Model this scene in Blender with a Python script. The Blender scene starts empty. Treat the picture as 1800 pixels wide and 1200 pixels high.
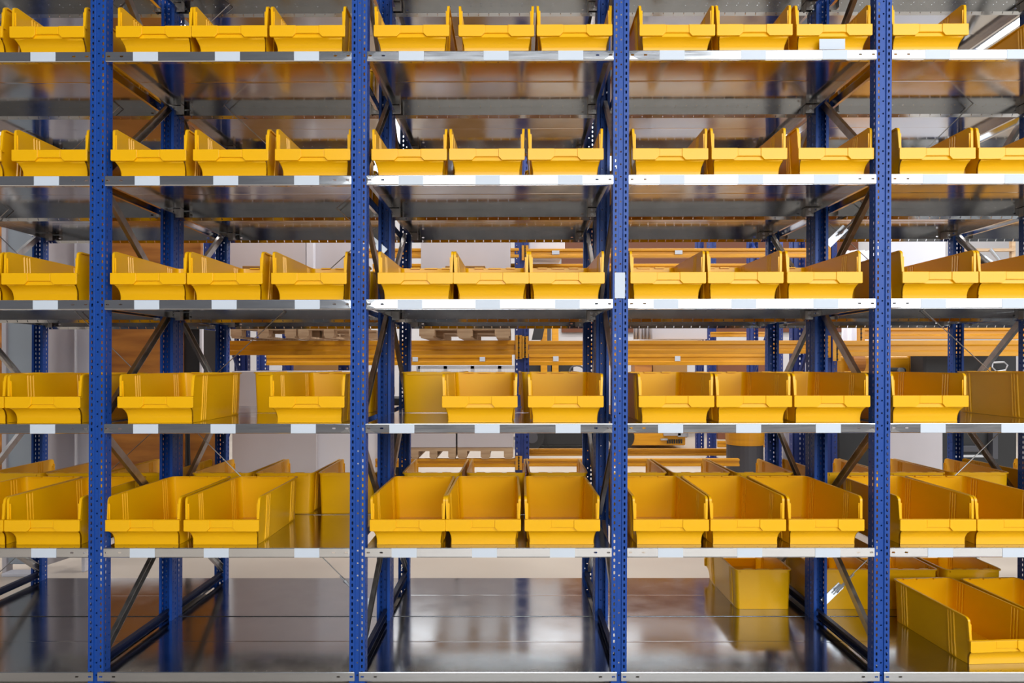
import bpy, bmesh, math, random
from mathutils import Vector, Matrix, Euler
random.seed(7)
S = bpy.context.scene
COL = S.collection
# ------------------------------------------------------------------ camera
F = 1200.0
Z0 = 2.735                 # camera to the front face of the rack
CZ = 1.323                 # camera height
YAW, ROLL = 0.0033, -0.0014
SX, SY = 1.0, 40.0         # principal point shift in px
cam = bpy.data.cameras.new('camera'); cam.sensor_width = 36; cam.lens = 24
cam.shift_x = SX/1800*-1; cam.shift_y = SY/1800
cam.clip_start = .05; cam.clip_end = 200
co = bpy.data.objects.new('camera', cam); COL.objects.link(co); S.camera = co
co.matrix_world = Matrix.Translation((0, -Z0, CZ)) @ Matrix.Rotation(YAW, 4, 'Z') @ Matrix.Rotation(math.radians(90), 4, 'X') @ Matrix.Rotation(ROLL, 4, 'Z')
CAMR = co.matrix_world.to_3x3()
def P(px, py, Z):
    """point seen at pixel (px,py) at distance Z from the camera plane"""
    d = CAMR @ Vector(((px-900-SX)/F, -(py-600-SY)/F, -1))
    d = d*(Z/d.y)
    return Vector((d.x, d.y-Z0, d.z+CZ))
# ------------------------------------------------------------------ world, lights, exposure
w = bpy.data.worlds.new('world'); S.world = w; w.use_nodes = True
bg = w.node_tree.nodes['Background']; bg.inputs[0].default_value = (.92, .93, 1, 1); bg.inputs[1].default_value = .15
def area(name, loc, rot, sx, sy, watt, col=(1, 1, 1)):
    l = bpy.data.lights.new(name, 'AREA'); l.shape = 'RECTANGLE'; l.size = sx; l.size_y = sy; l.energy = watt; l.color = col
    o = bpy.data.objects.new(name, l); COL.objects.link(o); o.location = loc; o.rotation_euler = rot
    return o
R = math.radians
area('hall_window_light', (5.2, -8.0, 3.75), (R(90), 0, 0), 14.6, 3.5, 1060, (.93, .97, 1))
area('upper_window_light', (8.2, -8.0, 6.6), (R(90), 0, 0), 9.5, 2.6, 400, (.93, .97, 1))
for i, (x, y) in enumerate([(-3, 3.2), (1.5, 3.2), (6, 3.2), (-3, 7), (2, 7), (7, 7)]):
    area('hall_lamp_light', (x, y, 6.2), (0, 0, 0), 3.0, .5, 150, (1, .97, .95))
for x in (-3.4, 1.2, 5.4):
    area('rear_fill_light', (x, .5, 5.6), (R(48), 0, 0), 3.2, .5, 95, (1, .97, .96))  # fill lights added to brighten the boards and panels behind the racks
al = area('aisle_lamp_light', (.3, -2.7, 5.6), (0, 0, 0), 7.0, .6, 55, (.95, .98, 1)); al.data.spread = R(62)
S.view_settings.view_transform = 'Standard'; S.view_settings.look = 'None'
S.view_settings.exposure = 0.0; S.view_settings.gamma = 1; S.view_settings.use_curve_mapping = False

# ------------------------------------------------------------------ materials
def newmat(name, col, rough=.5, metal=0, spec=.5):
    m = bpy.data.materials.new(name); m.use_nodes = True
    b = m.node_tree.nodes['Principled BSDF']
    b.inputs['Base Color'].default_value = (*col, 1); b.inputs['Roughness'].default_value = rough
    b.inputs['Metallic'].default_value = metal; b.inputs['Specular IOR Level'].default_value = spec
    return m
def noisy(m, c1, c2, scale=(5, 5, 5), rough=None, bump=0, detail=4, bscale=None):
    nt = m.node_tree; N = nt.nodes; L = nt.links; b = N['Principled BSDF']
    tc = N.new('ShaderNodeTexCoord'); mp = N.new('ShaderNodeMapping'); mp.inputs['Scale'].default_value = scale
    no = N.new('ShaderNodeTexNoise'); no.inputs['Scale'].default_value = 1; no.inputs['Detail'].default_value = detail
    L.new(tc.outputs['Object'], mp.inputs[0]); L.new(mp.outputs[0], no.inputs['Vector'])
    r = N.new('ShaderNodeValToRGB'); r.color_ramp.elements[0].position = .32; r.color_ramp.elements[1].position = .68
    r.color_ramp.elements[0].color = (*c1, 1); r.color_ramp.elements[1].color = (*c2, 1)
    L.new(no.outputs['Fac'], r.inputs[0]); L.new(r.outputs[0], b.inputs['Base Color'])
    if rough:
        mr = N.new('ShaderNodeMapRange'); mr.inputs['From Min'].default_value = .3; mr.inputs['From Max'].default_value = .7
        mr.inputs['To Min'].default_value = rough[0]; mr.inputs['To Max'].default_value = rough[1]
        L.new(no.outputs['Fac'], mr.inputs['Value']); L.new(mr.outputs[0], b.inputs['Roughness'])
    if bump:
        no2 = N.new('ShaderNodeTexNoise'); no2.inputs['Scale'].default_value = bscale or 4
        L.new(tc.outputs['Object'], no2.inputs['Vector'])
        bu = N.new('ShaderNodeBump'); bu.inputs['Strength'].default_value = bump; bu.inputs['Distance'].default_value = .01
        L.new(no2.outputs['Fac'], bu.inputs['Height']); L.new(bu.outputs[0], b.inputs['Normal'])
    return m
GALV = noisy(newmat('galvanised_sheet', (.6, .6, .6), .2, 1), (.50, .505, .51), (.56, .565, .57), (8, 8, 8), (.11, .17), .03, bscale=4)
LIPM = noisy(newmat('galvanised_edge', (.6, .6, .6), .2, 1), (.66, .67, .69), (.70, .71, .73), (6, 120, 120), (.14, .19), 0)
BRACE = noisy(newmat('raw_steel_brace', (.4, .4, .4), .35, 1), (.36, .35, .34), (.50, .49, .48), (20, 20, 20), (.3, .42))
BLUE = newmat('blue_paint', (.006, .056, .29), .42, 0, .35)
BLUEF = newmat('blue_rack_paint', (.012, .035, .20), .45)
YEL = newmat('yellow_plastic', (.86, .44, .0008), .30); 
YEL.node_tree.nodes['Principled BSDF'].inputs['Specular IOR Level'].default_value = .38
PAPER = newmat('label_paper', (.58, .63, .70), .6)
SHADENAVY = newmat('navy_channel_shade', (.006, .012, .045), .45)  # near-black tone paints in the shade inside the bottom cross channels
ORANGE = noisy(newmat('yellow_beam_paint', (.8, .4, .01), .35), (.56, .24, .003), (.68, .31, .005), (3, 3, 30), (.3, .42))
ZINC = newmat('zinc_bolt', (.8, .8, .8), .25, 1)
BLACKP = newmat('black_rubber', (.012, .012, .013), .6)
DARKG = newmat('dark_grey_paint', (.05, .05, .06), .45)
CHROME = newmat('grey_metal', (.55, .57, .6), .3, .8)
WHITEB = noisy(newmat('white_panel', (.6, .57, .6), .7), (.52, .49, .51), (.60, .57, .60), (1.2, 1.2, .6))
WHITEW = newmat('white_wrap', (.72, .72, .78), .45)
GREYB = newmat('grey_board', (.36, .40, .44), .55)
CARD = newmat('brown_cardboard', (.33, .17, .05), .8)
WOOD = noisy(newmat('pallet_wood', (.5, .35, .2), .8), (.36, .23, .13), (.55, .40, .25), (3, 30, 30))
# plywood sheet with streaky grain and knots
PLY = noisy(newmat('plywood', (.4, .18, .05), .55), (.22, .065, .006), (.56, .22, .03), (1.5, 1.5, 11), (.4, .6), detail=9)
FLOORM = noisy(newmat('floor_screed', (.6, .5, .4), .3), (.50, .43, .36), (.60, .53, .44), (.8, .8, .8), (.38, .5), .02)
WALLM = noisy(newmat('wall_plaster', (.7, .68, .68), .8), (.62, .60, .60), (.68, .66, .66), (.5, .5, .5))
BROWNW = newmat('brown_cladding', (.16, .045, .012), .6)

# ------------------------------------------------------------------ builders
class MB:
    def __init__(s): s.bm = bmesh.new()
    def box(s, a, b, m=None):
        x0, y0, z0 = a; x1, y1, z1 = b
        vs = [s.bm.verts.new((m @ Vector(v)) if m else v) for v in
              [(x0, y0, z0), (x1, y0, z0), (x1, y1, z0), (x0, y1, z0), (x0, y0, z1), (x1, y0, z1), (x1, y1, z1), (x0, y1, z1)]]
        for f in [(3, 2, 1, 0), (4, 5, 6, 7), (0, 1, 5, 4), (1, 2, 6, 5), (2, 3, 7, 6), (3, 0, 4, 7)]:
            s.bm.faces.new([vs[i] for i in f])
        return s
    def prism(s, poly, axis, a, b):
        """extrude a closed 2D polygon along an axis; poly in the two other axes in xyz order"""
        def pt(p, t):
            l = list(p); l.insert(axis, t); return l
        v0 = [s.bm.verts.new(pt(p, a)) for p in poly]; v1 = [s.bm.verts.new(pt(p, b)) for p in poly]
        n = len(poly)
        for i in range(n): s.bm.faces.new([v0[i], v0[(i+1) % n], v1[(i+1) % n], v1[i]])
        s.bm.faces.new(v0[::-1]); s.bm.faces.new(v1)
        return s
    def tube(s, pts, r, n=10, cap=True):
        rings = []
        pts = [Vector(p) for p in pts]
        for i, p in enumerate(pts):
            t = (pts[min(i+1, len(pts)-1)]-pts[max(i-1, 0)]).normalized()
            u = t.orthogonal().normalized() if i == 0 else (u - t*u.dot(t)).normalized()
            v = t.cross(u)
            rr = r[i] if isinstance(r, (list, tuple)) else r
            rings.append([s.bm.verts.new(p+rr*(math.cos(a)*u+math.sin(a)*v)) for a in [2*math.pi*k/n for k in range(n)]])
        for a, b in zip(rings, rings[1:]):
            for k in range(n): s.bm.faces.new([a[k], a[(k+1) % n], b[(k+1) % n], b[k]])
        if cap: s.bm.faces.new(rings[0][::-1]); s.bm.faces.new(rings[-1])
        return s
    def bar(s, a, b, w, h, up=(0, 0, 1)):
        a, b = Vector(a), Vector(b); t = (b-a).normalized(); sd = t.cross(Vector(up)).normalized(); u = sd.cross(t)
        q = []
        for p in (a, b):
            for i, j in ((-1, -1), (1, -1), (1, 1), (-1, 1)): q.append(s.bm.verts.new(p+sd*i*w/2+u*j*h/2))
        for f in [(3, 2, 1, 0), (4, 5, 6, 7), (0, 1, 5, 4), (1, 2, 6, 5), (2, 3, 7, 6), (3, 0, 4, 7)]: s.bm.faces.new([q[i] for i in f])
        return s
    def channel(s, a, b, w, h, t=.002, side=(1, 0, 0)):
        """steel C channel from a to b, web facing 'side', flanges h deep"""
        a, b = Vector(a), Vector(b); d = (b-a).normalized(); sd = Vector(side); sd = (sd-d*sd.dot(d)).normalized(); u = d.cross(sd)
        prof = [(-w/2, h), (-w/2, 0), (w/2, 0), (w/2, h), (w/2-t, h), (w/2-t, t), (-w/2+t, t), (-w/2+t, h)]
        r = [[s.bm.verts.new(p+u*x-sd*y) for x, y in prof] for p in (a, b)]
        n = len(prof)
        for i in range(n): s.bm.faces.new([r[0][i], r[0][(i+1) % n], r[1][(i+1) % n], r[1][i]])
        for rr in r:
            for f in [(0, 1, 6, 7), (1, 2, 5, 6), (2, 3, 4, 5)]: s.bm.faces.new([rr[i] for i in f])
        return s
    def sheet(s, O, U, V, L, W, holes=()):
        """flat strip L x W from O along U, V; holes = (u, v, half_u, half_v) sorted by u"""
        O, U, V = Vector(O), Vector(U), Vector(V)
        P_ = lambda u, v: O+U*u+V*v
        cells = []
        hs = sorted(holes); edges = [0]
        for a, b in zip(hs, hs[1:]): edges.append((a[0]+b[0])/2)
        edges.append(L)
        if not hs:
            self_v = [s.bm.verts.new(P_(*p)) for p in ((0, 0), (L, 0), (L, W), (0, W))]; s.bm.faces.new(self_v); return s
        for i, (hu, hv, a, b) in enumerate(hs):
            u0, u1 = edges[i], edges[i+1]
            r = min(a, b)*.6
            inner = [(hu-a, hv-b+r), (hu-a+r, hv-b), (hu+a-r, hv-b), (hu+a, hv-b+r), (hu+a, hv+b-r), (hu+a-r, hv+b), (hu-a+r, hv+b), (hu-a, hv+b-r)]
            outer = [(u0, 0), (u0, 0), (u1, 0), (u1, 0), (u1, W), (u1, W), (u0, W), (u0, W)]
            iv = [s.bm.verts.new(P_(*p)) for p in inner]
            c = [s.bm.verts.new(P_(*p)) for p in ((u0, 0), (u1, 0), (u1, W), (u0, W))]
            ov = [c[0], c[0], c[1], c[1], c[2], c[2], c[3], c[3]]
            for k in range(8):
                k2 = (k+1) % 8
                if ov[k] is ov[k2]: s.bm.faces.new([ov[k], iv[k2], iv[k]])
                else: s.bm.faces.new([ov[k], ov[k2], iv[k2], iv[k]])
        return s
    def mesh(s, name, thick=0, bevel=0, smooth=False, weld=True):
        if weld: bmesh.ops.remove_doubles(s.bm, verts=s.bm.verts, dist=.00002)
        bmesh.ops.recalc_face_normals(s.bm, faces=s.bm.faces)
        me = bpy.data.meshes.new(name); s.bm.to_mesh(me); s.bm.free()
        if smooth:
            for p in me.polygons: p.use_smooth = True
        if thick or bevel:
            o = bpy.data.objects.new('tmp', me); COL.objects.link(o)
            if thick: m = o.modifiers.new('s', 'SOLIDIFY'); m.thickness = thick; m.offset = 0
            if bevel: m = o.modifiers.new('b', 'BEVEL'); m.width = bevel; m.segments = 2; m.limit_method = 'ANGLE'; m.angle_limit = .7
            dg = bpy.context.evaluated_depsgraph_get(); dg.update()
            me2 = bpy.data.meshes.new_from_object(o.evaluated_get(dg)); bpy.data.objects.remove(o); me2.name = name; me = me2
        return me
    def build(s, name, mat, parent=None, **k):
        return mobj(name, s.mesh(name, **k), mat, parent)
def mobj(name, me, mat, parent=None, loc=None, rot=None):
    if mat and not me.materials: me.materials.append(mat)
    o = bpy.data.objects.new(name, me); COL.objects.link(o)
    if parent: o.parent = parent
    if loc is not None: o.location = loc
    if rot is not None: o.rotation_euler = rot
    return o
def tag(o, label, cat, group=None):
    o['label'] = label; o['category'] = cat
    if group: o['group'] = group
    return o
def thing(name, label, cat, loc=(0, 0, 0), group=None, rot=(0, 0, 0)):
    o = bpy.data.objects.new(name, None); COL.objects.link(o); o.empty_display_size = .05
    o.location = loc; o.rotation_euler = rot
    return tag(o, label, cat, group)
def structure(o): o['kind'] = 'structure'; return o
def copy_tree(o, parent=None):
    c = o.copy(); COL.objects.link(c); c.parent = parent
    for ch in list(o.children): copy_tree(ch, c)
    return c

# ------------------------------------------------------------------ setting
def plane_box(name, a, b, mat): return structure(MB().box(a, b).build(name, mat))
plane_box('floor', (-9, -9, -.1), (13, 12, 0), FLOORM)
plane_box('wall_back', (-9, 11.9, 0), (13, 12.1, 7), WALLM)
plane_box('wall_left', (-7.1, 1.2, 0), (-6.9, 12, 7), WALLM)

# ------------------------------------------------------------------ shelf rack
W = 1.0503; PX = [-2.729 + W*i for i in range(7)]
D1, D2 = .60, 1.205         # front rack depth; rear rack back face
ZK = [.09+.4975*k for k in range(7)]
LEAN = .0055
def lean(x, z): return x+LEAN*(z-CZ)
PH = 3.65
ORD = ['leftmost', 'first', 'second', 'third', 'fourth', 'fifth', 'sixth']
# --- upright post: omega profile, perforated, local origin at face centre bottom; face looks to -y
def post_mesh():
    m = MB(); n = int(PH/.025)
    sl = [(.0125+.025*i, .0105, .0068, .0034) for i in range(n)]
    rd = [(.025+.05*i, .009, .0034, .0034) for i in range(n//2)]
    up = (0, 0, 1); g = .005
    for sx in (-1, 1):
        m.sheet((sx*.0305, 0, 0), up, (-sx, 0, 0), PH, .020, sl)                 # face band with slots
        m.sheet((sx*.0105, 0, 0), up, (-sx*.0015/.0052, g/.0052, 0), PH, .0052)  # groove side
        m.sheet((sx*.0305, 0, 0), up, (0, 1, 0), PH, .025, [(a, .014, b, c) for a, _, b, c in sl])
        m.sheet((sx*.0305, .025, 0), up, (0, 1, 0), PH, .022, [(a, .011, b, c) for a, _, b, c in rd])
        m.sheet((sx*.0305, .047, 0), up, (-sx, 0, 0), PH, .012)
    m.sheet((-.009, g, 0), up, (1, 0, 0), PH, .018, rd)
    return m.mesh('upright_post', thick=.0018)
POST = post_mesh(); POST.materials.append(BLUE)
BOLT = MB().tube([(0, 0, 0), (0, -.004, 0)], .0075, 6).mesh('bolt'); BOLT.materials.append(ZINC)
FZ = [.12, 1.08, 2.08, 3.08]; MZ = [.58, 1.6, 2.6, 3.58]
def frame(ix, rear):
    x = lean(PX[ix], 0)
    y0, y1 = (0.002, D1-.004) if not rear else (D1+.004, D2-.002)
    where = {0: 'left end of the racking', 1: 'first post from the left', 2: 'second post from the left', 3: 'third post from the left', 4: 'fourth post from the left', 5: 'right edge of view', 6: 'far right end'}[ix]
    t = thing('rack_upright_frame', f'blue perforated steel upright frame with grey diagonal braces, {"rear rack" if rear else "front rack"}, {where}', 'rack frame', (x, 0, 0), 'blue upright frames of the shelf racks', (0, LEAN, 0))
    mobj('upright_post', POST, BLUE, t, (0, y0, 0)); mobj('upright_post', POST, BLUE, t, (0, y1, 0), (0, 0, math.pi))
    near, far = (FZ, MZ) if not rear else (MZ, FZ)
    ya, yb = y0+.03, y1-.03
    zz = sorted([(z, ya) for z in near]+[(z, yb) for z in far])
    for i, ((z1, u), (z2, v)) in enumerate(zip(zz, zz[1:])):
        s = 1 if i % 2 else -1
        b = MB().channel((0, u, z1+.03), (0, v, z2-.02), .032, .018, side=(s, 0, 0)).build('diagonal_brace', BRACE, t)
        if ix in (0, 1, 2): b.location.x = .004
        for (yy, z_) in ((u, z1+.035), (v, z2-.025)):
            mobj('bolt', BOLT, ZINC, b, (.010*s+.006*s, yy, z_), (0, 0, math.pi/2*s))
    MB().channel((0, ya, .125), (0, yb, .125), .034, .02, side=(-1 if ix < 3 else 1, 0, 0)).build('cross_brace', SHADENAVY, t)
    MB().box((-.05, y0-.01 if not rear else y0, 0), (.05, y0+.06, .004)).build('foot_plate', BLUE, t)
    MB().box((-.05, y1-.06, 0), (.05, y1 if not rear else y1+.01, .004)).build('foot_plate', BLUE, t)
    return t
for ix in range(7):
    for rear in (False, True): frame(ix, rear)

# --- shelves
SD = .594; LIPH = .040
def shelf_meshes(SW):
    hw = SW/2
    dots = [(.025+.05*i, .012, .0024, .0024) for i in range(int(SW/.05))]
    m = MB()
    m.sheet((-hw, 0, 0), (1, 0, 0), (0, 1, 0), SW, .024, dots)
    m.sheet((-hw, .024, 0), (1, 0, 0), (0, 1, 0), SW, SD/2-.024-.006)
    a, b, c = SD/2-.010, SD/2, SD/2+.010
    m.sheet((-hw, a, 0), (1, 0, 0), (0, .010, -.0003), SW, 1); m.sheet((-hw, b, -.0003), (1, 0, 0), (0, .010, .0003), SW, 1)
    m.sheet((-hw, c, 0), (1, 0, 0), (0, 1, 0), SW, SD-.024-c)
    m.sheet((-hw, SD-.024, 0), (1, 0, 0), (0, 1, 0), SW, .024, dots)
    deck = m.mesh('deck', thick=.0012)
    # lip: rounded nose, vertical face with end slots, return flange with slots
    m = MB(); e = [(u, -.019, .0068, .0030) for u in (.013, .065, SW-.065, SW-.013)]
    z1 = -.003; H = LIPH-.005
    m.sheet((-hw, .0006, 0), (1, 0, 0), (0, -.0009, -.0008), SW, 1); 
    m.sheet((-hw, -.0003, -.0002), (1, 0, 0), (0, -.0009, -.0022), SW, 1)
    m.sheet((-hw, -.0012, -.0024), (1, 0, 0), (0, 0, -1), SW, H-.0024, [(u, .0156, a_, b_) for u, _, a_, b_ in e])
    m.sheet((-hw, -.0012, -H), (1, 0, 0), (0, .0035, -.0035), SW, 1)
    m.sheet((-hw, .0023, -H-.0035), (1, 0, 0), (0, 1, 0), SW, .018, [(.025+.05*i, .009, .0035, .006) for i in range(int(SW/.05))])
    lip = m.mesh('front_lip', thick=.0012)
    m = MB()
    m.sheet((-hw, 0, 0), (1, 0, 0), (0, 0, -1), SW, .039, [(u, .026, a_, b_) for u, _, a_, b_ in e])
    m.sheet((-hw, 0, -.039), (1, 0, 0), (0, -.45, -.9), SW, .016, [(.025+.05*i, .007, .0022, .0062) for i in range(int(SW/.05))])
    back = m.mesh('back_lip', thick=.0012)
    m = MB()
    for sx in (-1,):
        m.sheet((0, .01, 0), (0, 1, 0), (0, 0, -1), SD-.02, .034, [(.04, .017, .007, .003), (SD-.06, .012, .007, .003), (SD-.06, .026, .007, .003)])
        m.sheet((0, .01, -.034), (0, 1, 0), (1, 0, 0), SD-.02, .014)
    side = m.mesh('side_flange', thick=.0012)
    for me, mt in ((deck, GALV), (lip, LIPM), (side, LIPM), (back, GALV)): me.materials.append(mt)
    return deck, lip, side, back
SW = W-.062
SM = shelf_meshes(SW); SM0 = shelf_meshes(W-.018)
LBL = MB().box((-.05, -.0030, -.0375), (.05, -.0021, -.0005)).mesh('label'); LBL.materials.append(PAPER)
cm = MB().box((-.02, 0, -.045), (.02, .002, -.003)); cm.box((-.02, 0, -.045), (-.018, .03, -.003))
CLIP = cm.mesh('shelf_clip'); CLIP.materials.append(BRACE)
ROWN = {6: 'highest', 5: 'top', 4: 'second', 3: 'third', 2: 'fourth', 1: 'fifth', 0: 'bottom'}
BAYN = {0: 'left of the first blue post', 1: 'between first and second blue posts', 2: 'between second and third blue posts', 3: 'between third and fourth blue posts', 4: 'right of the fourth blue post', 5: 'at the far right end'}
def shelf(bay, k, rear, labels=()):
    z = ZK[k]; x = lean((PX[bay]+PX[bay+1])/2, z); y = 0 if not rear else D1+.009
    rn = {6: 'highest level', 5: 'top bin row', 4: 'second row', 3: 'third row', 2: 'fourth row', 1: 'fifth row', 0: 'bottom row'}[k]
    lead = 'labelled steel shelf' if labels else 'plain steel shelf'
    t = thing('steel_shelf', f'{lead}, {"rear" if rear else "front"} rack, {rn}, {BAYN[bay]}', 'shelf', (x, y, z), ('rear' if rear else 'front')+' rack shelves')
    d, l, s, bk = SM0 if (k == 0 and not rear) else SM
    mobj('deck', d, GALV, t); lp = mobj('front_lip', l, LIPM, t); mobj('back_lip', bk, LIPM, t, (0, SD, 0), (0, 0, math.pi))
    hw = SW/2
    mobj('side_flange', s, LIPM, t, (-hw+.002, 0, -.001)); mobj('side_flange', s, LIPM, t, (hw-.002, SD, -.001), (0, 0, math.pi))
    for sx in (-1, 1):
        c = mobj('shelf_clip', CLIP, BRACE, t, (sx*(hw-.022), SD-.022, 0), (0, 0, 0 if sx > 0 else math.pi))
        c.location.y = SD-.03
        for dz in (-.014, -.034): mobj('bolt', BOLT, ZINC, c, (0, 0, dz))
    for px in labels:
        X = P(px, 600, Z0).x
        mobj('label', LBL, PAPER, t, (lean(X, z)-x-LEAN*.05, 0, 0))
    return t
LAB = {
 5: [[74], [254, 398, 537], [721, 870, 1001], [1179, 1322, 1465], [1646, 1789]],
 4: [[81], [258, 396, 538], [721, 856, 1001], [1180, 1318, 1451], [1642, 1786]],
 3: [[80], [258, 394, 540], [720, 857, 997], [1170, 1307, 1451], [1640, 1782]],
 2: [[76], [257, 393, 534], [707, 857, 999], [1179, 1316, 1456], [1640, 1782]],
 1: [[79], [252, 382, 541], [712, 853, 990], [1180, 1319, 1456], [1654, 1785]]}
for k in range(7):
    for bay in range(6):
        labs = LAB[k][bay] if (k in LAB and bay < 5) else []
        z = ZK[k]
        # label pixel x is measured at the shelf itself: undo the lean
        shelf(bay, k, False, labs)
        shelf(bay, k, True)
# --- post label
lp = MB().box((-.0205, -.0016, 0), (.0205, -.0008, .103)).build('post_label', PAPER)
q = P(1089.5, 524, Z0); lp.location = (q.x, .0005, q.z); tag(lp, 'blank white paper label stuck on the third blue post', 'label')
lp.rotation_euler = (0, LEAN, 0)

# --- tension rods with turnbuckles in the middle plane
def rod(p, q, desc):
    p, q = Vector(p), Vector(q); t = thing('tension_rod', desc, 'brace', p, 'thin cross bracing rods')
    d = q-p; L = d.length; u = d.normalized()
    MB().tube([u*.14, d], .0022, 8).build('rod', BRACE, t)
    side = Vector((0, 1, 0))
    MB().bar(u*.0, u*.12, .004, .036, up=u.cross(side)).build('end_plate', CHROME, t)
    tb = MB()
    for s in (-1, 1): tb.tube([u*.085+side*.006*s-side*.012, u*.165+side*.006*s-side*.012], .0035, 6)
    tb.tube([u*.06-side*.012, u*.2-side*.012], .0028, 6).tube([u*.078-side*.012, u*.09-side*.012], .009, 6).tube([u*.158-side*.012, u*.170-side*.012], .009, 6)
    tb.build('turnbuckle', CHROME, t)
ym = D1-.035
Zm = Z0+ym
a = P(650, 1062, Zm); c = P(302, 716, Zm)
rod(a, a+(c-a)*2, 'thin steel tension rod rising leftward from the foot of the second post')
b = P(-40, 1050, Zm)
rod((PX[0]+.05, ym+.012, .16), (PX[2]-.05, ym+.012, P(640, 400, Zm).z), 'thin steel tension rod rising rightward across the first post, lower left')
a = P(1447, 1058, Zm); c = P(1803, 716, Zm)
rod(a, a+(c-a)*2, 'thin steel tension rod rising rightward from the foot of the fourth post')
rod((PX[6]-.05, ym+.012, .16), (PX[4]+.05, ym+.012, P(1465, 392, Zm).z), 'thin steel tension rod falling rightward behind the fourth post, lower right')
a = P(677, 443, Zm); c = P(300, 100, Zm)
rod(a, a+(c-a)*1.9, 'thin steel tension rod rising leftward behind the upper left shelves')
a = P(-70, 443, Zm)
rod(a+Vector((0, .012, 0)), a+(Vector((c.x-a.x, 0, c.z-a.z)))*1.9+Vector((0, .012, 0)), 'thin steel tension rod rising rightward behind the upper left shelves')
a = P(1455, 430, Zm); c = P(1805, 90, Zm)
rod(a, a+(c-a)*1.9, 'thin steel tension rod with turnbuckle rising rightward behind the upper right shelves')

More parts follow.
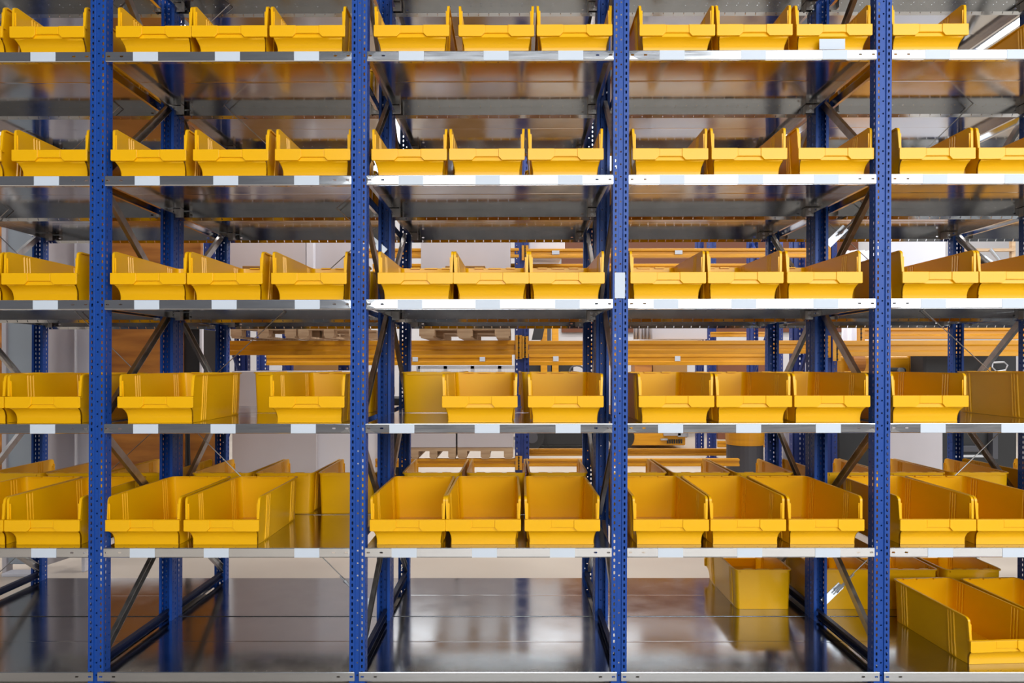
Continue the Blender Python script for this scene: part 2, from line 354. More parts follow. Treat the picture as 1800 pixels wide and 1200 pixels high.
# ------------------------------------------------------------------ storage bins
BL, BH, HF, HR = .525, .198, .146, .141     # length, height, half widths (top) front and rear
def lerp(a, b, t): return a+(b-a)*t
def yfront(z):
    if z < .060: t = z/.060; return .036-.026*(t**3.6)
    if z < .181: return .005+.008*(z-.06)/.121
    t = (z-.181)/(BH-.181); return .013+.017*(1-math.sqrt(max(0, 1-t*t)))
ZL = [0, .003, .010, .02, .03, .039, .046, .052, .057, .062, .085, .109, .14, .181, .187, .192, .196, BH]
BUMPS = [(.100, .108), (.116, .122), (.128, .134), (.385, .393), (.401, .407), (.413, .419), (.440, .500)]
def wallx(y, z):
    hw = lerp(HF, HR, y/BL)-.008*(1-z/BH)
    if y < .12: hw -= .0065*(1-min(1, z/.062)**3)*max(0, 1-max(0, y-.04)/.08)      # tucked-in lower front
    return hw
def bin_parts():
    ys = [0, .02, .04, .06, .08, .103, .105, .113, .115, .120, .122, .129, .131, .137, .139, .145, .147, .28, .423, .425, .433, .435, .441, .443, .450, .452, .459, .461, .467, .469, .495]
    up = set([.105, .113, .122, .129, .139, .145, .425, .433, .443, .450, .461, .467])
    m = MB(); bm = m.bm; T = .0028
    path = [(-1, y, y in up) for y in ys]
    n = len(path)
    def pt(sx, y, b, z, inner):
        yy = max(y, yfront(z)) if y > 0 else yfront(z)
        if 0 < y < .05: yy = max(yy, yfront(z)+y*.5)
        x = wallx(yy, z) + (.0038 if (b and z > .003) else 0)
        if inner: x -= T if not b else T
        zz = z
        return Vector((sx*x, yy, max(zz, .0035) if inner else zz))
    corner = []
    for inner in (False, True):
        grid = []
        for z in ZL:
            row = [pt(-1, y, b, z, inner) for _, y, b in path]
            hr = HR-.008*(1-z/BH)-(T if inner else 0); R_ = .028; cy = BL-.001-(T if inner else 0)
            for a in (0, 22, 45, 68, 90):
                aa = R(a); row.append(Vector((-hr+R_*(1-math.cos(aa))*.6, cy-R_*(1-math.sin(aa)), max(z, .0035) if inner else z)))
            row += [Vector((-v.x, v.y, v.z)) for v in row[::-1]]
            grid.append([bm.verts.new(v) for v in row])
        corner.append(grid)
        for a, b in zip(grid, grid[1:]):
            for i in range(len(a)-1): bm.faces.new([a[i], a[i+1], b[i+1], b[i]])
        # floor
        bot = grid[0]; N = len(bot)
        for i in range(N//2-1): bm.faces.new([bot[i], bot[i+1], bot[N-2-i], bot[N-1-i]])
    o, i_ = corner
    for k in range(len(o[0])-1): bm.faces.new([o[-1][k], o[-1][k+1], i_[-1][k+1], i_[-1][k]])
    for g in range(len(ZL)-1):
        for e in (0, -1): bm.faces.new([o[g][e], o[g+1][e], i_[g+1][e], i_[g][e]])
    # front wall (lower, curved) outer + inner
    zs = [z for z in ZL if z <= .109]
    for inner in (False, True):
        rows = []
        for z in zs:
            hw = wallx(yfront(z), z); yy = yfront(z)+(T if inner else 0)
            rows.append([bm.verts.new((x, yy, max(z, .0035) if inner else z)) for x in [-hw, -hw*.5, 0, hw*.5, hw]])
        for a, b in zip(rows, rows[1:]):
            for j in range(4): bm.faces.new([a[j], a[j+1], b[j+1], b[j]])
    # inner card guides at the mouth
    for sx in (-1, 1):
        m.box(sorted_box(sx*(HF-.0095), sx*(HF-.003), .014, .019, .108, .172)[0], sorted_box(sx*(HF-.0095), sx*(HF-.003), .014, .019, .108, .172)[1])
        m.box(*sorted_box(sx*(HF-.0075), sx*(HF-.002), .022, .030, .108, .162))
    body = m.mesh('bin_body', smooth=False)
    shade(body, 40)
    # front label lip with stepped notch
    m = MB(); bm = m.bm; hw = .155
    hw = .152; z0, zc, z1 = .063, .077, .109
    a_, b_ = .060, .047
    out = [(-hw+.003, z0), (-a_, z0), (-b_, zc), (b_, zc), (a_, z0), (hw-.003, z0), (hw, z0+.003), (hw, z1), (-hw, z1), (-hw, z0+.003)]
    m.prism([(x, z) for x, z in out], 1, .0, .0065)
    for q_ in (-1, 1): m.prism([(q_*x, z) for x, z in ((-hw+.003, z0), (-a_, z0), (-b_, zc), (-b_, z1), (-hw, z1), (-hw, z0+.003))][::q_], 1, -.0032, .0005)
    m.box((-hw, .0065, z1-.005), (-hw+.012, .016, z1)).box((hw-.012, .0065, z1-.005), (hw, .016, z1))
    lip = m.mesh('front_lip', bevel=.0012)
    # recessed centre tab plate
    m = MB(); m.box((-.043, -.0010, zc+.002), (.043, .0005, z1-.001))
    card = m.mesh('label_field', bevel=.0006)
    # rim: flange along top, rounded down the mouth
    m = MB(); bm = m.bm
    prof = []
    for z in (.110, .14, .181, .187, .192, .196, BH): prof.append((yfront(z)-.001, z))
    prof += [(.06, BH), (.2, BH), (.35, BH), (.47, BH)]
    ring = []
    def sec(cx, cy, cz, nx, ny, tz):
        return [bm.verts.new((cx-nx*.003, cy-ny*.003, cz)), bm.verts.new((cx+nx*.0065, cy+ny*.0065, cz)), bm.verts.new((cx+nx*.0065, cy+ny*.0065, cz-tz)), bm.verts.new((cx-nx*.003, cy-ny*.003, cz-tz))]
    sects = []
    for (y, z) in prof:
        x = wallx(y, z)
        if z < BH-.0001:      # on the mouth edge: flange thickness runs along y
            th = .006
            f = max(0, min(1, (z-.181)/(BH-.181)))
            sects.append([bm.verts.new((-x+.003, y, z)), bm.verts.new((-x-.0065, y, z)), bm.verts.new((-x-.0065, y+th*(1-f)+.004, z-th*f)), bm.verts.new((-x+.003, y+th*(1-f)+.004, z-th*f))])
        else: sects.append(sec(-x, y, z+.001, -1, 0, .006))
    for a in (25, 50, 70, 90):
        aa = R(a); hr = HR; R_ = .028
        sects.append(sec(-hr+R_*(1-math.cos(aa))*.6, BL-.001-R_*(1-math.sin(aa)), BH+.001, -math.cos(aa), math.sin(aa), .006))
    mir = []
    for s_ in sects[::-1]: mir.append([bm.verts.new((-v.co.x, v.co.y, v.co.z)) for v in s_])
    allS = sects+mir
    for a, b in zip(allS, allS[1:]):
        for j in range(4): bm.faces.new([a[j], a[(j+1) % 4], b[(j+1) % 4], b[j]])
    bm.faces.new(allS[0]); bm.faces.new(allS[-1][::-1])
    # tabs on the rear rim
    for x in (-.075, .075): m.box((x-.022, BL-.014, BH-.003), (x+.022, BL-.003, BH+.0025))
    m.box((-.03, BL-.012, BH-.004), (.03, BL-.003, BH+.0018))
    m.box((-.118, BL+.0015, BH-.013), (.118, BL+.005, BH-.004))
    rim = m.mesh('rim', weld=False); shade(rim, 35)
    for me in (body, lip, card, rim): me.materials.append(YEL)
    return body, lip, card, rim
def sorted_box(x0, x1, y0, y1, z0, z1): return ((min(x0, x1), y0, z0), (max(x0, x1), y1, z1))
def shade(me, deg):
    o = bpy.data.objects.new('tmp', me); COL.objects.link(o)
    bm = bmesh.new(); bm.from_mesh(me)
    for f in bm.faces: f.smooth = True
    for e in bm.edges:
        if len(e.link_faces) == 2: e.smooth = e.calc_face_angle(0) < R(deg)
    bm.to_mesh(me); bm.free(); bpy.data.objects.remove(o)
BM = bin_parts()
def make_bin(label, x, y, z, rot, group):
    t = thing('storage_bin', label, 'storage bin', (x, y, z), group, (0, 0, rot))
    for nme, me in zip(('bin_body', 'front_lip', 'label_field', 'rim'), BM): mobj(nme, me, YEL, t)
    return t
FR = {   # left pixel of the front lip; optional setback
 5: [[-127, 17], [204, 337, 474], [657, 806, 943.5], [1124, 1260, 1400], [1569, (1831, .09)]],
 4: [[-130, 21], [195, 339.5, 483.5], [653, 789.5, 928], [1112, 1250.5, 1403], [1581, 1720]],
 3: [[-133, 3], [194, 329, 477], [664, 797, 930], [1108, 1244, 1383], [1586, 1721]],
 2: [[-125, 9], [207, 473], [777, 928], [1122.5, 1259, 1396], [1569, (1818, .13)]],
 1: [[-126, 8], [183, 323], [650, 783, 922], [1113, 1248.5, 1386], [1582, 1717]],
 0: [[], [], [], [], [(1703, .03), (1842, .03)]]}
ROWL = {5: 'top row', 4: 'second row', 3: 'third row', 2: 'fourth row', 1: 'fifth row', 0: 'bottom row'}
POSW = {1: ['only'], 2: ['left', 'right'], 3: ['left', 'middle', 'right'], 4: ['first', 'second', 'third', 'fourth']}
EPS = 2e-4
for k, bays in FR.items():
    for bay, lst in enumerate(bays):
        for i, it in enumerate(lst):
            px, back = it if isinstance(it, tuple) else (it, .0)
            y = .012+back+random.uniform(-.002, .002)
            ypx = 640-(ZK[k]-CZ)*438.7-30
            q = P(px, ypx, Z0+y)
            x = q.x+.152
            rz = random.uniform(-.006, .006)+(.065 if k == 0 else 0)
            t = make_bin(f'yellow plastic bin facing front, {ROWL[k]}, {POSW[len(lst)][i]}, {BAYN[bay]}', x, y, ZK[k]+.0012, rz, f'yellow bins in the {ROWL[k]}')
            if k == 5 and bay == 3 and i == 2:
                MB().box((-.058, .004, .010), (.045, .0055, .052)).build('paper_card', PAPER, t)
                t['label'] = 'yellow plastic bin with white card below its lip, top row, left of fourth blue post'
RR = {   # rear rack bins, seen from behind: left pixel of the rear rim
 5: [[-28, 80, 187], [330, 441, 553], [702, 814, 925], [1078, 1188, 1297], [1449, 1559, 1671], []],
 4: [[-30, 77, 187], [335, 446.5, 557], [700, 810, 922], [1072, 1184, 1293], [1449, 1559, 1671], []],
 3: [[-30, 77, 187], [335, 446.5, 553], [707, 817, 927], [1072, 1180, 1291], [1449, 1559, 1671], []],
 2: [[], [443, 554], [704, 914], [], [], []],
 1: [[-30, 77, 187], [335, 446.5, 557], [705.5, 819, 928.5], [1068, 1180, 1291], [1447, 1559, 1671], [1812]],
 0: [[], [], [], [(1290, .10)], [(1438, .10), (1547, .10), (1659, .10)], []]}
for k, bays in RR.items():
    for bay, lst in enumerate(bays):
        for i, it in enumerate(lst):
            px, back = it if isinstance(it, tuple) else (it, .035)
            yb = D1+back
            ypx = 640-(ZK[k]+BH-CZ)*438.7*.81
            x = P(px, ypx, Z0+yb).x+.1485
            make_bin(f'yellow bin facing away, rear rack, {ROWL[k]}, {POSW[len(lst)][i]}, {BAYN[bay]}', x, yb+BL, ZK[k]+.0012, math.pi, f'yellow bins on the rear rack, {ROWL[k]}')
# ------------------------------------------------------------------ background
def wbox(px0, px1, py0, py1, Z, depth):
    a = P(px0, py1, Z); b = P(px1, py0, Z)
    return (a.x, a.y, a.z), (b.x, a.y+depth, b.z)
def loc_box(name, lab, cat, px0, px1, py0, py1, Z, depth, mat, z0=None, bevel=.004, group=None, z1=None):
    a, b = wbox(px0, px1, py0, py1, Z, depth)
    za = a[2] if z0 is None else z0; zb = b[2] if z1 is None else z1
    cx = (a[0]+b[0])/2; hw = (b[0]-a[0])/2
    o = MB().box((-hw, 0, 0), (hw, depth, zb-za)).build(name, mat, bevel=bevel); o.location = (cx, a[1], za)
    return tag(o, lab, cat, group)
# far pallet rack uprights
def rack_post_mesh(w, d, h, holes=True):
    m = MB(); n = int(h/.05)
    sl = [(.025+.05*i, .018, .012, .006) for i in range(n)] if holes else []
    for sx in (-1, 1):
        m.sheet((sx*w/2, 0, 0), (0, 0, 1), (-sx, 0, 0), h, w*.36, sl)
        m.sheet((sx*w*.14, 0, 0), (0, 0, 1), (0, 1, 0), h, .012)
        m.sheet((sx*w/2, 0, 0), (0, 0, 1), (0, 1, 0), h, d, [(a, d/2, b, c) for a, _, b, c in sl])
    m.sheet((-w*.14, .012, 0), (0, 0, 1), (1, 0, 0), h, w*.28)
    return m.mesh('rack_post', thick=.003)
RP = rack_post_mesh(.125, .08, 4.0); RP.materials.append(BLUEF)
ZA, ZAR = 6.1, 6.85
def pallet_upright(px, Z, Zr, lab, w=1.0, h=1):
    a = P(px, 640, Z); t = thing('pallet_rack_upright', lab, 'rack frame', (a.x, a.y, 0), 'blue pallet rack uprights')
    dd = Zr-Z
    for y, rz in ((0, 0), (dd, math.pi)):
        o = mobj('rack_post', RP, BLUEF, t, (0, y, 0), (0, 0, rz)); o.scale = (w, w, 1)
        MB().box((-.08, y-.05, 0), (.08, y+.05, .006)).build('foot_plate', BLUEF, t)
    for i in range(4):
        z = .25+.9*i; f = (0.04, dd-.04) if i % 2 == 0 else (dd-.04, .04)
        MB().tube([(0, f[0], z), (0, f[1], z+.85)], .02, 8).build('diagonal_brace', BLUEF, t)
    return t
pallet_upright(370.5, ZA, ZAR, 'blue pallet rack upright in the hall behind, left of the white panels')
pallet_upright(917.5, ZA, ZAR, 'blue pallet rack upright in the hall behind, middle of view')
pallet_upright(1459, ZA, ZAR, 'blue pallet rack upright in the hall behind, near the fourth post')
pallet_upright(460, 8.3, 9.3, 'dark blue upright of the second far rack, left')
pallet_upright(604, 8.3, 9.3, 'blue upright of the second far rack, right of the dark opening')
pallet_upright(1367, 8.1, 9.0, 'blue upright of a far rack with blue diagonals, near the fourth post')
pallet_upright(1252, 9.6, 10.3, 'far blue rack upright standing before the brown boards', .9)
BP = [(0, 0), (.05, 0), (.05, 1), (0, 1), (0, .72), (.012, .66), (.012, .36), (0, .30)]
def beam(px0, px1, py_top, py_bot, Z, lab, stickers=(), conn=True, grp='yellow pallet rack beams'):
    a = P(px0, py_bot, Z); b = P(px1, py_top, Z); h = b.z-a.z; L = b.x-a.x
    t = thing('pallet_rack_beam', lab, 'rack beam', ((a.x+b.x)/2, a.y-.005, a.z), grp)
    MB().prism([(y, z*h) for y, z in BP], 0, -L/2, L/2).build('beam_profile', ORANGE, t, bevel=.003)
    if conn:
        for s in (-1, 1):
            c = MB().box((s*L/2-.03, -.012, -h*.3), (s*L/2+.03, -.004, h*1.35)).box((s*L/2-.004*1-.002, -.012, -h*.3), (s*L/2+.004, .05, h*1.35)).build('beam_connector', ORANGE, t)
            bo = MB()
            for i in range(5): bo.tube([(s*L/2, -.012, -h*.2+h*.34*i), (s*L/2, -.015, -h*.2+h*.34*i)], .008, 6)
            bo.build('connector_hole', BLACKP, c)
    for sp in stickers:
        x = P(sp, 632, Z).x-t.location.x
        MB().box((x-.033, -.002, h*.35), (x+.033, .0, h*.78)).build('sticker', PAPER, t)
    return t
beam(376, 912, 598, 624, ZA, 'front yellow beam carrying the pallets, left of the far blue upright')
beam(923, 1453, 598, 622, ZA, 'front yellow beam at camera height, right of the far blue upright')
beam(930, 1448, 604.5, 622, ZAR, 'hidden rear yellow beam at camera height, right of the far upright', conn=False)
beam(468, 900, 623, 642, 8.2, 'lower yellow beam with white stickers behind the pallets', (684, 730, 848), conn=False)
beam(928, 1345, 621, 642, 8.2, 'lower yellow beam with white stickers, right of the far upright', (977, 1191), conn=False)
beam(923, 1453, 436, 453, ZA, 'upper front yellow beam behind the third row, with white sticker', (977, 1193))
beam(630, 912, 436, 453, ZA, 'upper front yellow beam behind the second post, partly hidden by white box', conn=False)
beam(930, 1400, 463, 479, ZAR, 'upper rear yellow beam behind the third row', conn=False)
beam(655, 912, 463, 479, ZAR, 'upper rear yellow beam left of the white box', conn=False)
beam(640, 912, 806, 821, ZA, 'low yellow beam under the pallets of white boxes')
beam(923, 1300, 806, 819.5, ZA, 'low front yellow beam near the floor, right of the far upright', conn=False)
beam(925, 1300, 788.5, 801, ZAR, 'low rear yellow beam near the floor, right of the far upright', conn=False)
beam(1250, 1345, 583, 592, 9.4, 'far yellow beam above the white box, by the far upright', conn=False)
beam(1262, 1345, 775, 786, 9.3, 'far brownish beam near the floor before the boards', conn=False)
# right-hand stack of beams
beam(1512, 1830, 574, 596, 5.6, 'upper of two thick yellow beams right of the fourth post')
beam(1470, 1830, 598, 626, 5.5, 'lower of two thick yellow beams right of the fourth post')
# pallets and loads
def pallet(px0, px1, z, Z, lab, d=1.1, h=.10):
    a = P(px0, 640, Z); b = P(px1, 640, Z); Wd = b.x-a.x
    t = thing('wooden_pallet', lab, 'pallet', ((a.x+b.x)/2, a.y, z), 'wooden pallets in the hall')
    hw = Wd/2; bw = Wd*.085; k = h/.144
    for i in range(3):
        x = (-hw+bw, 0, hw-bw)[i]
        MB().box((x-bw*.8, 0, 0), (x+bw*.8, d, .022*k)).build('bottom_board', WOOD, t)
        for y in (0, d/2-.05, d-.1): MB().box((x-bw, y, .022*k), (x+bw, y+.1, .1*k)).build('block', WOOD, t)
    for y in (0, d/2-.05, d-.1): MB().box((-hw, y, .1*k), (hw, y+.1, .122*k)).build('cross_board', WOOD, t)
    for i in range(5):
        y = i*(d-.12)/4
        MB().box((-hw, y, .122*k), (hw, y+.12, h)).build('top_board', WOOD, t)
    return t
zb1 = P(0, 598, ZA).z; zb0 = P(640, 806, ZA).z
pallet(405, 520, zb1, ZA-.42, 'wooden pallet on the far rack beam behind the fourth row, left', 1.5); pallet(524, 632, zb1, ZA-.42, 'wooden pallet on the far rack beam beside the second post', 1.5)
pallet(737, 897, zb1, ZA-.42, 'wooden pallet on the far rack beam, middle of view', 1.5)
pallet(722, 801, zb0, ZA-.02, 'low wooden pallet under the left white box'); pallet(804, 902, zb0, ZA-.02, 'low wooden pallet under the right white box')
loc_box('white_panel_stack', 'tall pale panel stack on pallet behind the third row, left', 'panels', 402, 537, 372, 560, ZA-.06, 1.0, WHITEB, z0=zb1+.102)
loc_box('cardboard_box', 'brown cardboard box before the large white box, behind the third row', 'box', 783, 853, 467, 560, ZA-.4, .3, CARD, z0=zb1+.102)
loc_box('cardboard_box', 'brown cardboard box before the pale panel stack, behind the third row', 'box', 426, 495, 467, 560, ZA-.4, .3, CARD, z0=zb1+.102)
loc_box('wrapped_board', 'narrow bright white wrapped panel edge beside the pale panel stack', 'panels', 538.5, 551, 372, 560, ZA-.06, .9, WHITEW, z0=zb1+.102)
o = loc_box('leaning_panel', 'pale panel with slanted top corner beside second post', 'panels', 552, 640, 425, 560, ZA, .06, WHITEB, z0=zb1+.102)
loc_box('white_box', 'large white box on the far rack, seen above the third row bins', 'box', 740, 897, 404, 570, ZA-.05, .9, WHITEB, z0=zb1+.102)
loc_box('white_box', 'low white box on pallet, left of the pair behind the fourth row', 'box', 722, 801, 690, 780, ZA-.02, .9, WHITEB, z0=zb0+.102)
loc_box('white_box', 'low white box on pallet, right of the pair behind the fourth row', 'box', 804, 902, 690, 780, ZA-.02, .9, WHITEB, z0=zb0+.102)
loc_box('white_box', 'white box on the far beam, right of the third post, fourth row', 'box', 1146, 1243, 520, 597, ZA+.05, .6, WHITEW, z0=zb1+.002)
loc_box('floor_panel_stack', 'large pale panel stack standing on the hall floor, left of second post', 'panels', 408, 556, 652, 880, 5.6, .7, WHITEB, z0=0)
loc_box('white_wrapped_stack', 'white wrapped stack on the floor beside the second post', 'panels', 557, 640, 652, 880, 5.65, .6, WHITEW, z0=0)
loc_box('white_box', 'pale box high on the far rack, right of the far upright, third row', 'box', 931, 993, 395, 470, ZA+.08, .9, WHITEW, z0=P(0, 453, ZA).z+.075)
# draped sheet folds
def folds(px0, px1, py0, py1, Z, lab, z0=None):
    a = P(px0, py1, Z); b = P(px1, py0, Z); m = MB(); n = 24; bm = m.bm
    L = b.x-a.x; h = b.z-(a.z if z0 is None else z0)
    r = [[bm.verts.new((-L/2+L*i/n, .03*math.sin(i*1.3)+.02*math.sin(i*.5), z)) for i in range(n+1)] for z in (0, h/2, h)]
    for p_, q_ in zip(r, r[1:]):
        for i in range(n): bm.faces.new([p_[i], p_[i+1], q_[i+1], q_[i]])
    o = m.build('draped_sheet', WHITEW, thick=.006, smooth=True); o.location = ((a.x+b.x)/2, a.y, a.z if z0 is None else z0)
    return tag(o, lab, 'sheet')
folds(1114, 1145, 540, 597, ZA+.04, 'hanging white sheet folds beside the white box, right of third post', z0=zb1+.002)
folds(1375, 1560, 700, 880, 7.0, 'white hanging sheet with soft folds behind the fourth post', z0=.0)
folds(1480, 1548, 440, 560, 7.2, 'pale hanging sheet behind the third row near fourth post', z0=0)
loc_box('partition_board', 'pale upright panel right of the fourth post, lower', 'panels', 1561, 1657, 700, 900, 5.35, .05, WHITEB, z0=0)
loc_box('partition_board', 'pale upright panel right of the fourth post, upper', 'panels', 1545, 1662, 380, 570, 5.6, .04, WHITEW, z0=P(0, 574, 5.6).z+.002)
# left side boards
loc_box('grey_board', 'tall grey board standing at the far left', 'board', 11, 66, 300, 1008, 4.35, .05, GREYB, z0=.05)
loc_box('board_edge', 'light grey vertical trim beside the tall grey board, far left', 'board', 3, 10, 300, 1018, 4.33, .06, WHITEB, z0=.0)
loc_box('board_foot', 'white low plinth under the tall grey board, far left', 'board', 2, 60, 1008, 1020, 4.25, .09, WHITEW, z0=0)
def adopt(child, parent):
    child.parent = parent; child.matrix_parent_inverse = Matrix.Identity(4); child.location = child.location-parent.location
    for kk in ('label', 'category', 'group'):
        if kk in child: del child[kk]
adopt(bpy.data.objects['board_foot'], bpy.data.objects['grey_board']); adopt(bpy.data.objects['board_edge'], bpy.data.objects['grey_board'])
def quad_panel(name, p0, p1, z0, z1, th, mat, lab):
    a = Vector((p0.x, p0.y, 0)); b = Vector((p1.x, p1.y, 0)); m = MB(); d = (b-a); n = Vector((-d.y, d.x, 0)).normalized()*th
    m.bm.faces.new([m.bm.verts.new(v) for v in ((0, 0, z0), tuple(d[:2])+(z0,), tuple(d[:2])+(z1,), (0, 0, z1))])
    bmesh.ops.solidify(m.bm, geom=m.bm.faces[:], thickness=th)
    o = m.build(name, mat); o.location = a; return tag(o, lab, 'panels')
quad_panel('pale_board', P(70, 640, 4.25), P(131, 640, 4.5), .06, 3.8, .03, WHITEB, 'pale panel standing just left of the first blue post')
quad_panel('bright_board', P(131, 640, 4.52), P(158, 640, 4.4), .10, 3.8, .03, WHITEW, 'bright white panel edge touching the first blue post, left side')
loc_box('panel_leg', 'slim white leg under the white panel, left of the first post', 'board', 143, 149, 970, 1007, 4.35, .04, WHITEW, z0=0)
loc_box('plywood_board', 'large brown plywood board behind the first blue post', 'board', 160, 319, -60, 846, 5.0, .04, PLY)
loc_box('plywood_board', 'narrow brown plywood strip left of the far blue upright, upper', 'board', 320, 353, 380, 577, 5.0, .04, PLY)
loc_box('plywood_board', 'narrow brown plywood strip left of the far blue upright, lower', 'board', 320, 384, 657, 846, 5.02, .04, PLY)
loc_box('dark_box', 'black box standing in for a dark opening, left of the far blue upright', 'cabinet', 320, 350, 578, 656, 5.03, .4, BLACKP)  # black colour stands in for the unlit doorway between the plywood strips
loc_box('white_post', 'thin white post beside the dark opening', 'post', 350.5, 355, 570, 656, 5.0, .03, WHITEW)
loc_box('plywood_board', 'far left brown wooden board edge beside the grey board', 'board', -60, 1, 300, 900, 4.8, .04, PLY, z0=0)
for i, (px, c) in enumerate(((327, 'thicker left'), (336, 'thinner right'))):
    a = P(px, 760, 4.95); o = MB().tube([(0, 0, -.79), (.012*(1-2*i), -.01, 0), (-.01, 0, .3)], .012-.004*i, 8).build('black_cable', BLACKP); o.location = (a.x, a.y, .8)
    tag(o, f'{c} black cable hanging before the plywood strip', 'cable')
# brown cladding on the back wall
MB().box((0, 0, 0), (6.3, .08, 2.6)).build('brown_cladding', BROWNW).location = (1.0, 11.79, 2.0)
o = bpy.data.objects['brown_cladding']; tag(o, 'dark brown boarding high on the hall wall, behind the third row', 'cladding')
# mesh partition
a = P(735, 643, 11.5); b = P(926, 643, 11.5)
t = thing('mesh_partition', 'grey wire mesh partition far behind the fourth row bins', 'fence', (a.x, a.y, 0))
L = b.x-a.x; h = a.z
m = MB().box((0, 0, h-.05), (L, .04, h)).box((0, 0, .05), (L, .04, .1))
m.build('rail', CHROME, t)
for i in range(5): MB().box((L/4*i-.03, 0, 0), (L/4*i+.03, .04, h)).build('fence_post', CHROME, t)
m = MB()
n = int(L/.05)
for i in range(n): m.box((i*.05, .018, .1), (i*.05+.004, .022, h-.05))
for j in range(int(h/.1)): m.box((0, .014, .1+j*.1), (L, .018, .104+j*.1))
m.build('wire_mesh', CHROME, t, weld=False)
loc_box('crate_stack', 'brown crate stack behind the wire mesh partition, left', 'crate', 500, 622, 634, 760, 9.6, .6, CARD, z0=0)
loc_box('brown_boards', 'low brown board stack behind the wire mesh, right of third post', 'boards', 1116, 1146, 640, 760, 12.2, .4, PLY, z0=0)
loc_box('crate_stack', 'tall brown crate stack far behind the third post, beside the lift truck', 'crate', 1148, 1208, 636, 770, 12.3, .5, CARD, z0=0)
loc_box('crate_stack', 'wide brown crate stack far behind the third post, rightmost', 'crate', 1262, 1352, 640, 770, 12.0, .6, BROWNW, z0=0)
loc_box('dark_box', 'black machine cabinet just behind the second post, low', 'cabinet', 642, 716, 700, 880, 7.3, .5, BLACKP, z0=0)
# yellow lift truck
def cyl(m, c, r, w, n=24):
    return m.tube([(c[0]-w/2, c[1], c[2]), (c[0]+w/2, c[1], c[2])], r, n)
a = P(1010, 640, 10.5)
t = thing('lift_truck', 'yellow and black lift truck parked behind the third blue post', 'lift truck', (a.x, a.y, 0))
sx = lambda px: P(px, 640, 10.5).x-a.x
zz = lambda py: P(0, py, 10.5).z
m = MB(); m.prism([(sx(1108), zz(784)), (sx(1205), zz(784)), (sx(1205), zz(750)), (sx(1190), zz(700)), (sx(1100), zz(690)), (sx(1100), zz(745))], 1, 0, .9); m.build('chassis', ORANGE, t, bevel=.02)
MB().box((sx(905), .1, zz(785)), (sx(1060), .9, zz(735))).build('battery_box', BLACKP, t, bevel=.02)
for px in (1093, 935): 
    c = MB(); c.tube([(sx(px), -.02, .2), (sx(px), .2, .2)], .19, 28); w_ = c.build('wheel', BLACKP, t)
    MB().tube([(sx(px), -.03, .2), (sx(px), 0, .2)], .09, 20).build('hub', DARKG, w_)
for px in (958, 978): MB().box((sx(px)-.06, .1, zz(700)), (sx(px)+.04, .25, 2.2)).build('mast_column', ORANGE, t)
MB().box((sx(966)-.03, .12, zz(700)), (sx(966)+.03, .2, 2.15)).build('lift_chain', DARKG, t)
MB().prism([(sx(935), zz(598)), (sx(953), zz(598)), (sx(958), zz(574)), (sx(940), zz(574))], 1, 0, .2).build('cab_pillar', BLACKP, t)
MB().box((sx(925), .2, zz(660)), (sx(1010), .7, zz(640))).build('seat', BLACKP, t, bevel=.03)
pts = [(sx(1015)+.12*math.cos(k*math.pi/8), .05+.05*math.sin(k*math.pi/8), zz(655)+.1*math.sin(k*math.pi/8)) for k in range(17)]
MB().tube(pts, .014, 8, cap=False).build('steering_wheel', DARKG, t)
m = MB()
for i in range(7): m.box((sx(1172)+i*.035, -.03, zz(780)), (sx(1172)+i*.035+.02, .0, zz(773)))
m.build('grille', BLACKP, t)
for (x0, x1, y0, y1) in ((1165, 1195, 762, 766), (1190, 1208, 762, 768), (1160, 1172, 771, 774)):
    MB().box((sx(x0), -.06, zz(y1)), (sx(x1), -.01, zz(y0))).build('light_bar', CHROME, t)
# yellow tub machine
a = P(1322, 640, 6.2); t = thing('scrubber_machine', 'yellow drum machine with dark base, right of the far white box', 'machine', (a.x, a.y, 0))
zz = lambda py: P(0, py, 6.2).z
MB().tube([(0, .2, zz(786)), (0, .2, zz(700)), (0, .2, zz(690))], [.17, .2, .17], 28).build('drum', ORANGE, t, smooth=False)
MB().tube([(0, .2, 0), (0, .2, .06), (0, .2, zz(786)-.002)], [.13, .17, .165], 28).build('base', DARKG, t)
# right side machine with yellow hood and dark body
a = P(1500, 640, 6.3); t = thing('yellow_machine', 'yellow machine with bolted plates and black base, beside fourth post', 'machine', (a.x, a.y, 0))
sx = lambda px: P(px, 640, 6.3).x-a.x
zz = lambda py: P(0, py, 6.3).z
MB().box((sx(1480), 0, zz(700)), (sx(1600), .5, zz(628))).build('hood', ORANGE, t, bevel=.02)
MB().tube([(sx(1490), -.04, zz(640)), (sx(1510), -.04, zz(640))], .09, 20).build('motor', PLY, t)
MB().box((sx(1600), .02, zz(700)), (sx(1608), .4, zz(624))).box((sx(1610), 0, zz(700)), (sx(1630), .4, zz(624))).build('column', ORANGE, t, bevel=.01)
MB().box((sx(1560), -.04, zz(700)), (sx(1590), 0, zz(648))).build('black_cover', BLACKP, t, bevel=.02)
MB().tube([(sx(1578), -.06, zz(654)), (sx(1578), -.04, zz(654))], .03, 20).build('dial', CHROME, t)
MB().box((sx(1480), .05, 0), (sx(1600), .5, zz(700))).build('base', BLACKP, t)
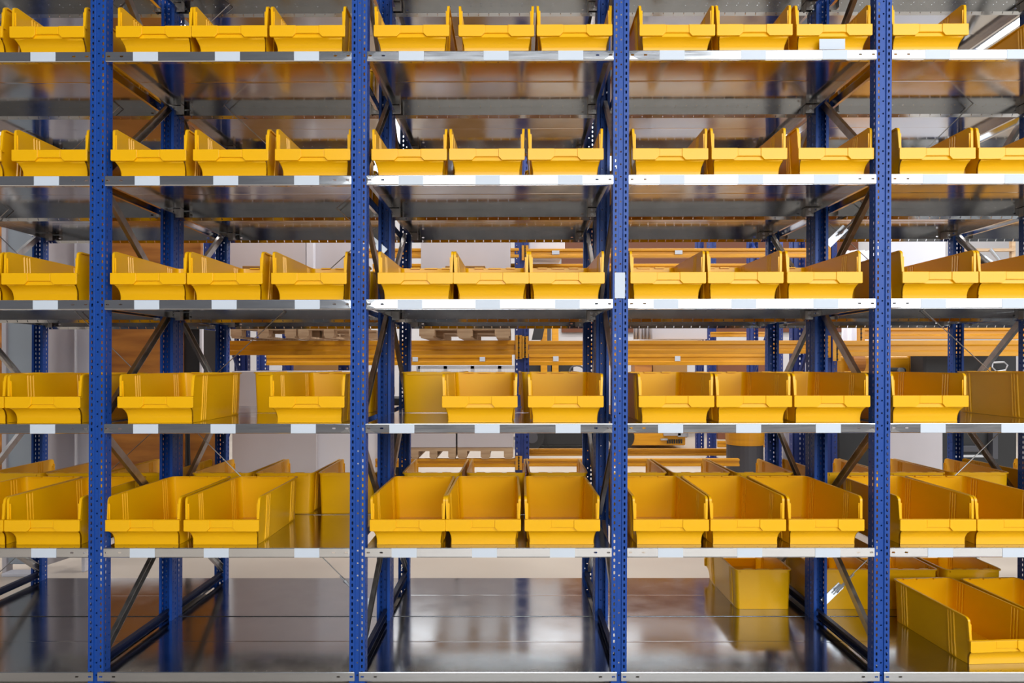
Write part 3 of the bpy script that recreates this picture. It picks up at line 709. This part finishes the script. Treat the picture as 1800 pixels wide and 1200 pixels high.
a = P(1710, 640, 5.9); t = thing('dark_machine', 'large dark machine with grey handle loop, far right', 'machine', (a.x, a.y, 0))
sx = lambda px: P(px, 640, 5.9).x-a.x
MB().box((sx(1634), .08, 0), (sx(1800), .3, zz(612))).build('body', BLACKP, t, bevel=.02)
c = [(1742, 640), (1762, 639), (1768, 644), (1764, 652), (1748, 654), (1741, 647), (1742, 640)]
MB().tube([(sx(x), -.02, zz(y)) for x, y in c], .008, 8, cap=False).build('handle', CHROME, t)
MB().box((sx(1683), .05, zz(788)), (sx(1741), .1, zz(777))).build('panel_bar', DARKG, t, bevel=.01)
MB().box((sx(1683), .05, zz(796)), (sx(1747), .1, zz(792))).build('panel_bar', CHROME, t)
MB().box((sx(1748), .02, zz(798)), (sx(1757), .1, zz(755))).build('side_rail', DARKG, t)
MB().tube([(sx(1734), -.02, zz(668)), (sx(1734), -.02, zz(647))], .02, 12).build('lever', ORANGE, t)
# frame with chrome bars high at the right
a = P(1735, 440, 7.2); t = thing('glazed_crate', 'tall wooden frame with metal parts, upper far right', 'crate', (a.x, a.y, a.z-.35))
for x in (-.25, .28): MB().box((x-.02, 0, -(a.z-.35)), (x+.02, .04, .6)).build('crate_post', WOOD, t)
MB().box((-.25, -.01, .34), (.28, .03, .37)).build('crate_rail', WOOD, t)
MB().box((-.27, 0, -.03), (.30, .5, 0)).build('crate_base', WOOD, t)
MB().tube([(-.05, -.02, .28), (.05, -.03, .2), (.12, -.02, .12)], .025, 10).tube([(.02, -.02, .36), (.15, -.02, .2)], .018, 10).build('metal_part', CHROME, t)
# clerestory window high in the back wall
a = P(560, 200, 14.5); 
wn = MB().box((-6, 0, 0), (9, .05, 2.2)).build('window_1', None); wn.location = (0, 11.8, 4.6); structure(wn)
wm = newmat('daylit_glass', (.8, .85, .9), .2); b_ = wm.node_tree.nodes['Principled BSDF']; b_.inputs['Emission Color'].default_value = (.9, .95, 1, 1); b_.inputs['Emission Strength'].default_value = 1.6
wn.data.materials.clear(); wn.data.materials.append(wm)
